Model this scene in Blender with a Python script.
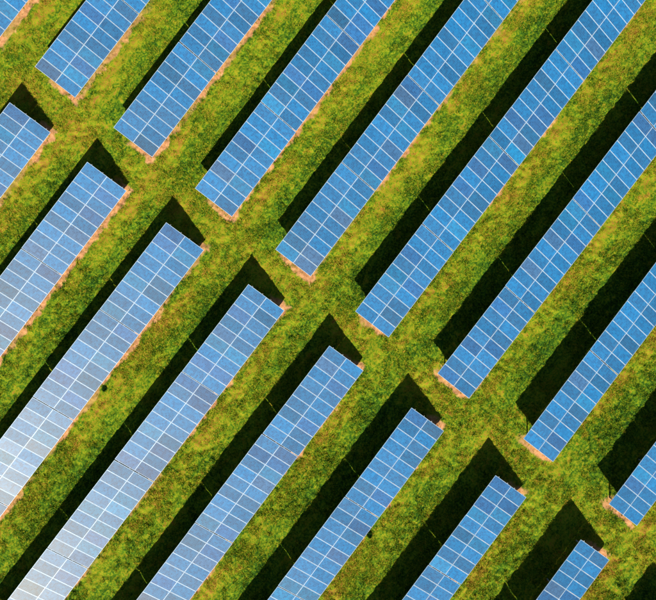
import bpy, math, random
import numpy as np
from mathutils import Matrix, Vector, Euler

# ------------------------------------------------------------------ scene, camera, sky, sun, exposure
scn = bpy.context.scene
for o in list(bpy.data.objects):
    bpy.data.objects.remove(o)
C = scn.collection

CAM_H, FPX = 66.294, 769.135
cam = bpy.data.cameras.new('camera')
cam.sensor_fit = 'HORIZONTAL'
cam.sensor_width = 36.0
cam.lens = FPX / 656.0 * 36.0
cam.clip_start = 0.5
cam.clip_end = 6000
co = bpy.data.objects.new('camera', cam)
C.objects.link(co)
co.location = (0, 0, CAM_H)
co.rotation_euler = (0.03326, 0.02423, -0.92214)
scn.camera = co
scn.render.resolution_x, scn.render.resolution_y = 1024, 937

SUN_A, SUN_E = 0.66982, 0.77851          # direction in which shadows run, elevation
w = bpy.data.worlds.new('World')
scn.world = w
w.use_nodes = True
wt = w.node_tree
sky = wt.nodes.new('ShaderNodeTexSky')
sky.sky_type = 'NISHITA'
sky.sun_disc = False
sky.sun_elevation = SUN_E
sky.sun_rotation = math.radians(231.6)
sky.air_density = 1.0
sky.dust_density = 0.4
sky.ozone_density = 3.0
bg = wt.nodes['Background']
bg.inputs['Strength'].default_value = 0.05
wt.links.new(sky.outputs[0], bg.inputs['Color'])

sun = bpy.data.lights.new('sun', 'SUN')
sun.energy = 5.0
sun.angle = math.radians(0.53)
sun.color = (1.0, 0.95, 0.87)
so = bpy.data.objects.new('sun', sun)
C.objects.link(so)
sd = Vector((math.cos(SUN_A) * math.cos(SUN_E), math.sin(SUN_A) * math.cos(SUN_E), -math.sin(SUN_E)))
so.rotation_euler = sd.to_track_quat('-Z', 'Y').to_euler()
so.location = (0, 0, 80)

scn.render.engine = 'CYCLES'
scn.view_settings.view_transform = 'Standard'
scn.view_settings.look = 'None'
scn.view_settings.gamma = 1.0
scn.view_settings.use_curve_mapping = False
scn.view_settings.exposure = 1.2

# ------------------------------------------------------------------ helpers
random.seed(4)
rng = np.random.default_rng(11)


class MB:
    """collects boxes; build() links them as one mesh object"""
    def __init__(s): s.v = []; s.f = []; s.m = []

    def box(s, lo, hi, mat=0, M=None):
        n = len(s.v)
        for z in (lo[2], hi[2]):
            for x, y in ((lo[0], lo[1]), (hi[0], lo[1]), (hi[0], hi[1]), (lo[0], hi[1])):
                p = Vector((x, y, z))
                s.v.append(tuple(M @ p) if M else tuple(p))
        for f in ((3, 2, 1, 0), (4, 5, 6, 7), (0, 1, 5, 4), (1, 2, 6, 5), (2, 3, 7, 6), (3, 0, 4, 7)):
            s.f.append(tuple(n + k for k in f)); s.m.append(mat)

    def poly(s, pts, mat=0):
        n = len(s.v)
        s.v += [tuple(p) for p in pts]
        s.f.append(tuple(range(n, n + len(pts)))); s.m.append(mat)

    def beam(s, a, b, wd, ht, mat=0):
        a, b = Vector(a), Vector(b)
        d = b - a
        L = d.length
        q = d.to_track_quat('X', 'Z').to_matrix().to_4x4()
        M = Matrix.Translation(a) @ q
        s.box((0, -wd / 2, -ht / 2), (L, wd / 2, ht / 2), mat, M)

    def mesh(s, name, mats):
        me = bpy.data.meshes.new(name)
        me.from_pydata(s.v, [], s.f)
        for m in mats: me.materials.append(m)
        me.polygons.foreach_set('material_index', s.m)
        me.update()
        return me


def link(name, data, parent=None):
    o = bpy.data.objects.new(name, data)
    C.objects.link(o)
    if parent: o.parent = parent
    return o


def new_mat(name):
    m = bpy.data.materials.new(name)
    m.use_nodes = True
    nt = m.node_tree
    return m, nt, nt.nodes['Principled BSDF']


def N(nt, t, **kw):
    n = nt.nodes.new(t)
    for k, v in kw.items():
        if k.startswith('i_'):
            key = k[2:]
            n.inputs[int(key) if key.isdigit() else key].default_value = v
        else:
            setattr(n, k, v)
    return n


def ramp(nt, src, stops, interp='LINEAR'):
    r = nt.nodes.new('ShaderNodeValToRGB')
    r.color_ramp.interpolation = interp
    e = r.color_ramp.elements
    while len(e) < len(stops): e.new(0.5)
    for k, (p, c) in enumerate(stops):
        e[k].position = p
        e[k].color = tuple(c) + (1,) if len(c) == 3 else c
    nt.links.new(src, r.inputs[0])
    return r.outputs[0]


def mixc(nt, a, b, f, mode='MIX'):
    m = nt.nodes.new('ShaderNodeMix')
    m.data_type = 'RGBA'; m.blend_type = mode
    for idx, v in ((0, f), (6, a), (7, b)):
        if isinstance(v, bpy.types.NodeSocket): nt.links.new(v, m.inputs[idx])
        elif isinstance(v, (tuple, list)): m.inputs[idx].default_value = tuple(v) + (1,)
        else: m.inputs[idx].default_value = v
    return m.outputs[2]


def math_n(nt, op, a, b=None, clamp=False):
    m = nt.nodes.new('ShaderNodeMath'); m.operation = op; m.use_clamp = clamp
    for k, v in enumerate((a, b)):
        if v is None: continue
        if isinstance(v, bpy.types.NodeSocket): nt.links.new(v, m.inputs[k])
        else: m.inputs[k].default_value = v
    return m.outputs[0]


# ------------------------------------------------------------------ materials
def mat_cells():
    """polycrystalline silicon behind slightly dusty glass; 6 x 12 cells per panel"""
    m, nt, b = new_mat('solar_cell_glass')
    tc = N(nt, 'ShaderNodeTexCoord')
    sep = N(nt, 'ShaderNodeSeparateXYZ')
    nt.links.new(tc.outputs['Object'], sep.inputs[0])
    cx = math_n(nt, 'MULTIPLY', sep.outputs[0], 1 / 0.156)
    cy = math_n(nt, 'MULTIPLY', sep.outputs[1], 1 / 0.156)
    fx = math_n(nt, 'FRACT', cx); fy = math_n(nt, 'FRACT', cy)
    ax = math_n(nt, 'ABSOLUTE', math_n(nt, 'SUBTRACT', fx, 0.5))
    ay = math_n(nt, 'ABSOLUTE', math_n(nt, 'SUBTRACT', fy, 0.5))
    gap = math_n(nt, 'GREATER_THAN', math_n(nt, 'MAXIMUM', ax, ay), 0.487)
    # bus bars, three per cell, along the long side
    bb = math_n(nt, 'FRACT', math_n(nt, 'MULTIPLY', cx, 3.0))
    bus = math_n(nt, 'LESS_THAN', math_n(nt, 'ABSOLUTE', math_n(nt, 'SUBTRACT', bb, 0.5)), 0.022)
    oi = N(nt, 'ShaderNodeObjectInfo')
    # per-cell variation
    comb = N(nt, 'ShaderNodeCombineXYZ')
    nt.links.new(math_n(nt, 'FLOOR', cx), comb.inputs[0])
    nt.links.new(math_n(nt, 'FLOOR', cy), comb.inputs[1])
    nt.links.new(math_n(nt, 'MULTIPLY', oi.outputs['Random'], 977.0), comb.inputs[2])
    wn = N(nt, 'ShaderNodeTexWhiteNoise', noise_dimensions='3D')
    nt.links.new(comb.outputs[0], wn.inputs['Vector'])
    geo = N(nt, 'ShaderNodeNewGeometry')
    ns = N(nt, 'ShaderNodeTexNoise', i_Scale=9.0, i_Detail=4.0)
    nt.links.new(geo.outputs['Position'], ns.inputs['Vector'])
    v = math_n(nt, 'ADD', math_n(nt, 'MULTIPLY', wn.outputs['Value'], 0.32),
               math_n(nt, 'MULTIPLY', ns.outputs['Fac'], 0.55), )
    cellvar = ramp(nt, v, [(0.15, (0.40, 0.55, 0.65)), (0.72, (1.55, 1.42, 1.35))])
    base = mixc(nt, oi.outputs['Color'], cellvar, 1.0, 'MULTIPLY')
    base = mixc(nt, base, (0.03, 0.14, 0.26), math_n(nt, 'MULTIPLY', bus, 0.5))
    base = mixc(nt, base, (0.08, 0.24, 0.40), math_n(nt, 'MULTIPLY', gap, 0.5))
    # dust: thin film in drifting patches, thicker towards the lower frame of each panel
    dn = N(nt, 'ShaderNodeTexNoise', i_Scale=0.9, i_Detail=5.0, i_Roughness=0.6)
    nt.links.new(geo.outputs['Position'], dn.inputs['Vector'])
    edge = math_n(nt, 'SUBTRACT', 1.0, math_n(nt, 'MULTIPLY', sep.outputs[1], 5.0), True)
    dust = math_n(nt, 'ADD', math_n(nt, 'MULTIPLY', dn.outputs['Fac'], 0.018), math_n(nt, 'MULTIPLY', edge, 0.035))
    base = mixc(nt, base, (0.40, 0.36, 0.29), dust)
    nt.links.new(base, b.inputs['Base Color'])
    b.inputs['Metallic'].default_value = 0.0
    rr = math_n(nt, 'ADD', 0.365, math_n(nt, 'MULTIPLY', dn.outputs['Fac'], 0.07))
    rr = math_n(nt, 'ADD', rr, math_n(nt, 'MULTIPLY', oi.outputs['Random'], 0.11))
    nt.links.new(rr, b.inputs['Roughness'])
    b.inputs['IOR'].default_value = 1.5
    b.inputs['Specular IOR Level'].default_value = 0.43
    b.inputs['Specular Tint'].default_value = (1.0, 0.80, 0.42, 1)
    b.inputs['Coat Weight'].default_value = 0.25
    b.inputs['Coat Roughness'].default_value = 0.08
    return m


def mat_metal(name, col, rough, metal, scale=6.0):
    m, nt, b = new_mat(name)
    geo = N(nt, 'ShaderNodeNewGeometry')
    ns = N(nt, 'ShaderNodeTexNoise', i_Scale=scale, i_Detail=4.0)
    nt.links.new(geo.outputs['Position'], ns.inputs['Vector'])
    c = ramp(nt, ns.outputs['Fac'], [(0.3, tuple(k * 0.8 for k in col)), (0.7, tuple(min(1, k * 1.12) for k in col))])
    nt.links.new(c, b.inputs['Base Color'])
    b.inputs['Roughness'].default_value = rough
    b.inputs['Metallic'].default_value = metal
    return m


def ground_colours(nt, rnd=None):
    """grass colour field shared by the turf sheet and the blades"""
    geo = N(nt, 'ShaderNodeNewGeometry')
    pos = geo.outputs['Position']
    big = N(nt, 'ShaderNodeTexNoise', i_Scale=0.22, i_Detail=5.0, i_Roughness=0.62)
    mid = N(nt, 'ShaderNodeTexNoise', i_Scale=1.6, i_Detail=6.0, i_Roughness=0.7)
    sml = N(nt, 'ShaderNodeTexNoise', i_Scale=5.6, i_Detail=5.0, i_Roughness=0.75)
    mp = N(nt, 'ShaderNodeMapping')
    mp.inputs['Scale'].default_value = (0.35, 1.0, 1.0)       # streaks along the mown lanes
    nt.links.new(pos, mp.inputs[0])
    for n in (big, mid): nt.links.new(mp.outputs[0], n.inputs['Vector'])
    nt.links.new(pos, sml.inputs['Vector'])
    dry = N(nt, 'ShaderNodeAttribute', attribute_name='dry')
    f = math_n(nt, 'ADD', math_n(nt, 'MULTIPLY', math_n(nt, 'SUBTRACT', big.outputs['Fac'], .5), 0.85), math_n(nt, 'MULTIPLY', math_n(nt, 'SUBTRACT', mid.outputs['Fac'], .5), 0.75))
    f = math_n(nt, 'ADD', f, math_n(nt, 'MULTIPLY', math_n(nt, 'SUBTRACT', sml.outputs['Fac'], .5), 1.9))
    f = math_n(nt, 'ADD', f, math_n(nt, 'MULTIPLY', dry.outputs['Fac'], 0.27))
    if rnd is not None:
        f = math_n(nt, 'ADD', f, math_n(nt, 'MULTIPLY', math_n(nt, 'SUBTRACT', rnd, 0.5), 0.80))
    f = math_n(nt, 'ADD', f, 0.485)
    return ramp(nt, f, [(0.20, G0), (0.38, G1), (0.53, G2), (0.68, G3), (0.84, G4), (0.98, G5)])


G0 = (0.009, 0.042, 0.003)
G1 = (0.040, 0.118, 0.004)
G2 = (0.112, 0.196, 0.004)
G3 = (0.225, 0.265, 0.006)
G4 = (0.320, 0.255, 0.012)
G5 = (0.320, 0.165, 0.022)
SOIL_A, SOIL_B = (0.20, 0.080, 0.025), (0.46, 0.235, 0.105)


def mat_ground():
    m, nt, b = new_mat('turf_and_soil')
    g = ground_colours(nt)
    g = mixc(nt, g, (0.62, 0.62, 0.62), 1.0, 'MULTIPLY')
    geo = N(nt, 'ShaderNodeNewGeometry')
    sn = N(nt, 'ShaderNodeTexNoise', i_Scale=4.0, i_Detail=7.0, i_Roughness=0.7)
    nt.links.new(geo.outputs['Position'], sn.inputs['Vector'])
    soilc = ramp(nt, sn.outputs['Fac'], [(0.3, SOIL_A), (0.68, SOIL_B)])
    soil = N(nt, 'ShaderNodeAttribute', attribute_name='soil')
    c = mixc(nt, g, soilc, soil.outputs['Fac'])
    nt.links.new(c, b.inputs['Base Color'])
    b.inputs['Roughness'].default_value = 0.95
    b.inputs['Specular IOR Level'].default_value = 0.1
    bp = N(nt, 'ShaderNodeBump', i_Strength=0.8, i_Distance=0.05)
    bn = N(nt, 'ShaderNodeTexNoise', i_Scale=14.0, i_Detail=5.0, i_Roughness=0.75)
    nt.links.new(geo.outputs['Position'], bn.inputs['Vector'])
    nt.links.new(bn.outputs['Fac'], bp.inputs['Height'])
    nt.links.new(bp.outputs[0], b.inputs['Normal'])
    return m


def mat_blades(name='grass_blades', gain=(1, 1, 1)):
    m, nt, b = new_mat(name)
    ra = N(nt, 'ShaderNodeAttribute', attribute_name='rnd')
    g = ground_colours(nt, ra.outputs['Fac'])
    g = mixc(nt, g, gain, 1.0, 'MULTIPLY')
    nt.links.new(g, b.inputs['Base Color'])
    b.inputs['Roughness'].default_value = 0.75
    b.inputs['Specular IOR Level'].default_value = 0.12
    tr = N(nt, 'ShaderNodeBsdfTranslucent')
    nt.links.new(g, tr.inputs['Color'])
    ms = N(nt, 'ShaderNodeMixShader'); ms.inputs[0].default_value = 0.25
    nt.links.new(b.outputs[0], ms.inputs[1]); nt.links.new(tr.outputs[0], ms.inputs[2])
    nt.links.new(ms.outputs[0], nt.nodes['Material Output'].inputs[0])
    return m


M_CELL = mat_cells()
M_FRAME = mat_metal('anodised_aluminium_frame', (0.27, 0.34, 0.40), 0.5, 0.1)
M_STEEL = mat_metal('galvanised_steel', (0.34, 0.35, 0.36), 0.5, 0.6)
M_BACK = mat_metal('white_backsheet', (0.55, 0.56, 0.57), 0.7, 0.0)
M_GROUND = mat_ground()
M_BLADE = mat_blades()

# ------------------------------------------------------------------ layout of the rows (metres; x runs along the rows)
TILT, W, LOW = 0.44426, 3.9497, 0.98964
PITCH = 1.01
NSEC = 9                      # panel columns on one table
SEC = NSEC * PITCH + 0.055     # table length with the open joint
# kind, y of the low edge, x of the end by the grass walkway, yaw, dz, dtilt, number of tables
ROWS = [
    ('U', 39.10, 1.52, 0.0, 0.0, 0.0, 2),
    ('U', 30.6053, 1.5321, .0006, -.0374, -.0018, 3),
    ('U', 22.0759, 1.4514, .0009, -.0258, -.0042, 4),
    ('U', 13.4398, 1.4959, .0051, .0635, .0028, 4),
    ('U', 4.9738, 1.4816, .0032, .0392, .0062, 5),
    ('U', -3.4064, 1.3585, -.0034, .0715, .0036, 5),
    ('U', -11.8932, 1.3363, -.0098, -.0269, -.0064, 4),
    ('U', -20.6471, 1.3404, .0001, -.0367, -.0033, 3),
    ('U', -29.349, 1.3052, .0001, -.0915, -.007, 2),
    ('L', 30.4887, -2.1422, .001, -.0884, -.0084, 2),
    ('L', 22.0357, -2.1743, -.0007, .0215, .0013, 3),
    ('L', 13.6266, -2.2087, -.0013, .0471, .0024, 5),
    ('L', 5.0091, -2.1625, -.0022, .0513, -.0026, 5),
    ('L', -3.3868, -2.1699, .0001, .0004, .0067, 4),
    ('L', -11.8695, -2.1205, .0034, -.0446, .0053, 3),
    ('L', -20.641, -2.3771, .0015, .0132, -.0061, 2),
    ('L', -29.1618, -2.3352, .0013, .0435, .0116, 2),
    ('L', -37.85, -2.30, 0.0, 0.0, 0.0, 1),
]
LABELS = [
    'row at the top left corner, only its low panel edge above a soil strip visible',
    'short wide blue row at the upper left, second row from the top left corner',
    'row leaving the top edge left of centre, third from the top left corner',
    'row leaving the middle of the top edge, fourth counted from the top left corner',
    'row leaving the top edge right of centre, lower end just left of the photo centre',
    'longest row, from the photo centre up to the top edge near the right corner',
    'row leaving the upper right edge, lower end with orange soil right of the photo centre',
    'row leaving mid right edge, wide shadow and orange soil at its lower end',
    'short row at the lower right edge, lit post and orange soil at its lower end',
    'stub of blue panels at the left edge, nearest below the top left corner',
    'sky blue row leaving the left edge at mid height, orange soil along its low edge',
    'row greying towards the lower left edge, dark weed at its low edge',
    'row turning nearly white with sun glare in the bottom left corner',
    'pale blue row leaving the bottom edge left of centre, beside the white glaring row',
    'blue row leaving the bottom edge at its centre, upper end just below the photo centre',
    'blue row leaving the bottom edge right of centre, dark wide shadow on its left',
    'very short row at the bottom edge near the right corner, standing in a dark shadow',
    'row just past the bottom right corner, known only by the tip of its shadow',
]


def row_local(k, X, Y):
    """ground point to row coordinates: u from the walkway end along the row, v from the low edge uphill"""
    t, y0, x0, yaw = ROWS[k][:4]
    dx, dy = X - x0, Y - y0
    c, s = math.cos(yaw), math.sin(yaw)
    u = dx * c + dy * s
    v = -dx * s + dy * c
    return (u if t == 'U' else -u), v


# ------------------------------------------------------------------ value noise for the ground attributes
def vnoise(X, Y, scale, seed):
    g = np.random.default_rng(seed).random((256, 256))
    x, y = X / scale + 500.3, Y / scale + 500.7
    i, j = np.floor(x).astype(int), np.floor(y).astype(int)
    fx, fy = x - i, y - j
    fx = fx * fx * (3 - 2 * fx); fy = fy * fy * (3 - 2 * fy)
    a = g[i % 256, j % 256]; b = g[(i + 1) % 256, j % 256]
    c = g[i % 256, (j + 1) % 256]; d = g[(i + 1) % 256, (j + 1) % 256]
    return (a * (1 - fx) + b * fx) * (1 - fy) + (c * (1 - fx) + d * fx) * fy


def height(X, Y):
    return 0.10 * (vnoise(X, Y, 7.0, 1) - .5) + 0.10 * (vnoise(X, Y, 1.3, 2) - .5) + 0.18 * (vnoise(X, Y, .33, 3) - .5) * (.5 + vnoise(X, Y, 3.1, 4))


def smooth(a, b, x):
    t = np.clip((x - a) / (b - a), 0, 1)
    return t * t * (3 - 2 * t)


def soil_dry(X, Y):
    soil = np.zeros_like(X); dry = np.zeros_like(X)
    n1 = vnoise(X, Y, 1.1, 5); n2 = vnoise(X, Y, .4, 6); n3 = vnoise(X, Y, 3.5, 7)
    n4 = vnoise(X, Y, .22, 8)
    wob = (n1 - .5) * .5 + (n2 - .5) * .4 + (n4 - .5) * .3
    depth = W * math.cos(TILT)
    for k, r in enumerate(ROWS):
        L = r[6] * SEC
        u, v = row_local(k, X, Y)
        inside = smooth(-.50, -.22, u + wob * .8) * smooth(L + .5, L + .2, u + wob)
        # drip line in front of the low edge, bare ground below the lower half of the table
        amt = 1.9 * n3 - .05
        strip = smooth(-.17, .0, v + wob * .8) * smooth(2.3, 1.2, v + wob * 1.5) * inside * np.clip(amt, .22, 1)
        if r[0] == 'U':      # worn patch at the lower left end of each upper row
            e = smooth(-.50, -.30, u + wob * .75) * smooth(.9, .5, u + wob) * smooth(-.25, .05, v + wob) * smooth(3.4, 2.9, v + wob * 1.6)
            strip = np.maximum(strip, e * np.clip(1.15 - .25 * v * n1, .3, 1))
        else:
            d = np.sqrt(((u + .05) / .4) ** 2 + ((v - .45) / .45) ** 2) + wob * 1.0
            strip = np.maximum(strip, smooth(1.05, .7, d) * .9)
        soil = np.maximum(soil, strip)
        dd = np.exp(-((v + .9) / .9) ** 2) * smooth(-1.5, 0, u) * smooth(L + 1, L, u)
        dry = np.maximum(dry, dd * (0.25 + 1.0 * n1))
    # walkway between the two blocks of rows is drier and yellower
    walk = np.exp(-((X + .4) / 1.9) ** 2)
    dry = np.maximum(dry, walk * (.30 + .75 * vnoise(X, Y, 2.2, 9)))
    specks = smooth(.74, .86, vnoise(X, Y, .33, 12)) * smooth(.45, .7, vnoise(X, Y, 2.6, 13))
    dry = dry + specks * .9
    return soil, dry


def set_attr(me, name, arr):
    a = me.attributes.new(name, 'FLOAT', 'POINT')
    a.data.foreach_set('value', np.ascontiguousarray(arr, dtype=np.float32))


# ground sheet: fine where the camera looks, coarse out to the horizon
def axis(lo, hi, step):
    core = np.arange(lo, hi + step / 2, step)
    out = []
    d, p = step, hi
    while p < 3000:
        d *= 1.35; p += d; out.append(p)
    out2 = []
    d, p = step, lo
    while p > -3000:
        d *= 1.35; p -= d; out2.append(p)
    return np.concatenate([np.array(out2[::-1]), core, np.array(out)])


gx, gy = axis(-42, 44, 0.11), axis(-40, 46, 0.11)
XX, YY = np.meshgrid(gx, gy, indexing='ij')
nx, ny = XX.shape
hx = height(XX, YY) * (np.abs(XX) < 200) * (np.abs(YY) < 200)
me = bpy.data.meshes.new('ground')
me.vertices.add(nx * ny)
me.vertices.foreach_set('co', np.stack([XX, YY, hx], -1).astype(np.float32).ravel())
idx = np.arange(nx * ny).reshape(nx, ny)
quads = np.stack([idx[:-1, :-1], idx[1:, :-1], idx[1:, 1:], idx[:-1, 1:]], -1).reshape(-1, 4)
me.loops.add(quads.size)
me.loops.foreach_set('vertex_index', quads.ravel().astype(np.int32))
me.polygons.add(len(quads))
me.polygons.foreach_set('loop_start', (np.arange(len(quads)) * 4).astype(np.int32))
me.polygons.foreach_set('use_smooth', np.ones(len(quads), dtype=bool))
me.update(calc_edges=True)
s_, d_ = soil_dry(XX.ravel(), YY.ravel())
set_attr(me, 'soil', s_); set_attr(me, 'dry', d_)
me.materials.append(M_GROUND)
g = link('ground', me)
g['kind'] = 'structure'

# ------------------------------------------------------------------ solar tables
LP, WP = 1.971, 0.994         # one panel: along the slope, along the row


def panel_mesh():
    mb = MB()
    fw, th = 0.023, 0.04
    mb.box((0, 0, 0), (WP, fw, th), 1)
    mb.box((0, LP - fw, 0), (WP, LP, th), 1)
    mb.box((0, fw, 0), (fw, LP - fw, th), 1)
    mb.box((WP - fw, fw, 0), (WP, LP - fw, th), 1)
    mb.poly([(fw, fw, .034), (WP - fw, fw, .034), (WP - fw, LP - fw, .034), (fw, LP - fw, .034)], 0)
    mb.poly([(fw, LP - fw, .026), (WP - fw, LP - fw, .026), (WP - fw, fw, .026), (fw, fw, .026)], 2)
    return mb.mesh('solar_panel', [M_CELL, M_FRAME, M_BACK])


PANEL = panel_mesh()


def rack_mesh(tilt, low):
    """purlins, rafters and braces of one table; origin on the ground below the low edge"""
    mb = MB()
    c, s = math.cos(tilt), math.sin(tilt)
    R = lambda x, w_, d=0.0: Vector((x, w_ * c + d * s * -1, low + w_ * s + d * c))
    L = NSEC * PITCH - .02
    for w_ in (.42, 1.52, 2.42, 3.52):
        mb.beam(R(.0, w_, -.035), R(L + .072, w_, -.035), .07, .068)
    for x in (.45, 4.52, 8.6):
        mb.beam(R(x, .25, -.12), R(x, W - .25, -.12), .06, .10)
        mb.beam(R(x, .95, -.17) + Vector((0, 0, -.45)), R(x, 2.25, -.19), .04, .05)
    return mb.mesh('mounting_rack', [M_STEEL])


def post_mesh(ht):
    """C-profile driven post with a head plate"""
    mb = MB()
    mb.box((-.05, -.035, -.3), (-.042, .035, ht))
    mb.box((-.042, -.035, -.3), (.05, -.028, ht))
    mb.box((-.042, .028, -.3), (.05, .035, ht))
    mb.box((-.055, -.06, ht - .14), (-.0505, .06, ht + .02))
    return mb.mesh('post', [M_STEEL])


def tint(kx, ky):
    """base colour of one panel's cells: most are clear blue, some lean to violet, grey or cyan"""
    r = random.random()
    v = random.uniform(.74, 1.2)
    if r < .68: c = (.0003, .072, .175)
    elif r < .80: c = (.0050, .058, .155)
    elif r < .90: c = (.0003, .086, .185)
    elif r < .95: c = (.0140, .058, .130)
    else: c = (.0010, .056, .130)
    return (c[0] * v, c[1] * v, c[2] * v, 1)


for k, (t, y0, x0, yaw, dz, dt, nsec) in enumerate(ROWS):
    row = bpy.data.objects.new('solar_panel_row', None)
    C.objects.link(row)
    row.empty_display_size = .5
    row.location = (x0, y0, 0)
    row.rotation_euler = (0, 0, yaw)
    row['label'] = LABELS[k]
    row['category'] = 'solar array'
    row['group'] = 'rows of solar panels in the field'
    tl, low = TILT + dt, LOW + dz
    rm = rack_mesh(tl, low)
    ct, st = math.cos(tl), math.sin(tl)
    pf, pr = post_mesh(low + .75 * st - .13), post_mesh(low + 3.05 * st - .13)
    for s in range(nsec):
        xs = s * SEC if t == 'U' else -s * SEC - NSEC * PITCH
        rk = link('mounting_rack', rm, row)
        rk.location = (xs, random.gauss(0, .008), random.gauss(0, .010))
        rk.rotation_euler = (0, random.gauss(0, .0012), random.gauss(0, .0012))
        for x in (.45, 4.52, 8.6):
            for pm, w_ in ((pf, .75), (pr, 3.05)):
                p = link('post', pm, row)
                p.location = (xs + x + .085, w_ * ct, 0)
        sag = random.uniform(-.004, .004)
        for i in range(NSEC):
            for j in range(2):
                pn = link('solar_panel', PANEL, rk)
                w0 = j * (LP + .0077)
                pn.location = (i * PITCH + random.uniform(-.002, .002), w0 * ct, low + w0 * st + random.uniform(0, .004))
                pn.rotation_euler = (tl + sag + random.gauss(0, .0035), random.gauss(0, .003), random.gauss(0, .0008))
                pn.color = tint(i, j)

# ------------------------------------------------------------------ grass (one mass of blades)
def in_view(X, Y, pad=3.0):
    R = np.array(Euler((0.03326, 0.02423, -0.92214)).to_matrix())
    d = np.stack([X, Y, np.full_like(X, -CAM_H)], -1) @ R
    px = 328 + FPX * d[:, 0] / -d[:, 2]; py = 300 - FPX * d[:, 1] / -d[:, 2]
    m = pad * 11.6
    return (px > -m) & (px < 656 + m) & (py > -m) & (py < 600 + m)


def blades(X, Y, n_per, length, width, spread, lean=(.25, 1.15)):
    n = len(X)
    X = np.repeat(X, n_per) + rng.normal(0, spread, n * n_per)
    Y = np.repeat(Y, n_per) + rng.normal(0, spread, n * n_per)
    L = np.repeat(length, n_per) * rng.uniform(.6, 1.3, n * n_per)
    a = rng.uniform(0, 2 * np.pi, n * n_per)
    t = rng.uniform(lean[0], lean[1], n * n_per)
    dx, dy = np.cos(a), np.sin(a)
    wv = width * rng.uniform(.7, 1.4, n * n_per)
    z = height(X, Y) - .01
    r = np.repeat(rng.random(n), n_per) * .72 + rng.random(n * n_per) * .28
    p0 = np.stack([X - dy * wv / 2, Y + dx * wv / 2, z], -1)
    p1 = np.stack([X + dy * wv / 2, Y - dx * wv / 2, z], -1)
    p2 = np.stack([X + dx * np.sin(t) * L, Y + dy * np.sin(t) * L, z + np.cos(t) * L], -1)
    V = np.stack([p0, p1, p2], 1).reshape(-1, 3)
    return V, np.repeat(r, 3)


def tri_mesh(name, V, rnd, dry, mat):
    me = bpy.data.meshes.new(name)
    n = len(V)
    me.vertices.add(n)
    me.vertices.foreach_set('co', V.astype(np.float32).ravel())
    me.loops.add(n)
    me.loops.foreach_set('vertex_index', np.arange(n, dtype=np.int32))
    me.polygons.add(n // 3)
    me.polygons.foreach_set('loop_start', (np.arange(n // 3) * 3).astype(np.int32))
    me.update(calc_edges=True)
    set_attr(me, 'rnd', rnd)
    set_attr(me, 'dry', dry)
    me.materials.append(mat)
    return me


NT = 330000
X = rng.uniform(-41, 43, int(NT * 2.3)); Y = rng.uniform(-39, 46, int(NT * 2.3))
keep = in_view(X, Y)
X, Y = X[keep], Y[keep]
so_, dr_ = soil_dry(X, Y)
cl = vnoise(X, Y, .42, 21) * .6 + vnoise(X, Y, 1.7, 22) * .4
p = (0.34 + 0.9 * cl) * (1 - .93 * smooth(.15, .6, so_))
keep = rng.random(len(X)) < p
X, Y, cl = X[keep], Y[keep], cl[keep]
cs = smooth(.34, .70, cl)
lenb = .045 + .20 * cs
V, rnd = blades(X, Y, 5, lenb, .036, .045)
gm = tri_mesh('grass', V, rnd, soil_dry(V[:, 0], V[:, 1])[1], M_BLADE)
gr = link('grass', gm)
gr['kind'] = 'stuff'
gr['label'] = 'short yellow green meadow grass with dry tufts between the rows of panels'
gr['category'] = 'grass'

# ------------------------------------------------------------------ weeds at the low edges
R3 = np.array(Euler((0.03326, 0.02423, -0.92214)).to_matrix())


def ground_at(px, py):
    d = R3 @ np.array([(px - 328) / FPX, (300 - py) / FPX, -1.0])
    return d[0] / -d[2] * CAM_H, d[1] / -d[2] * CAM_H


M_WEED = mat_blades('weed_leaves', (.42, .62, .8))
WEEDS = [
    (104.5, 389, .24, 'dark bushy weed at the low edge of the grey row near the left edge'),
    (369.5, 535, .26, 'dark round weed beside the row that leaves the bottom edge at its centre'),
]
for px, py, rad, lab in WEEDS:
    cx, cy = ground_at(px, py)
    n = int(170 * (rad / .3))
    ang = rng.uniform(0, 2 * np.pi, n); rr = rad * .6 * np.sqrt(rng.random(n))
    ex = 1.0 + .5 * np.sin(2 * ang + px) * rng.random(n)
    V, rnd = blades(rr * np.cos(ang) * ex, rr * np.sin(ang), 4, np.full(n, rad * .85), .06, .03, (.1, 1.0))
    pass
    V[:, 2] -= V[:, 2].min()
    wm = tri_mesh('weed', V, rnd * .5, np.zeros(len(V)), M_WEED)
    o = link('weed', wm)
    o.location = (cx, cy, float(height(np.array([cx]), np.array([cy]))[0]) - .02)
    o['label'] = lab; o['category'] = 'weed'; o['group'] = 'dark weeds in the grass'
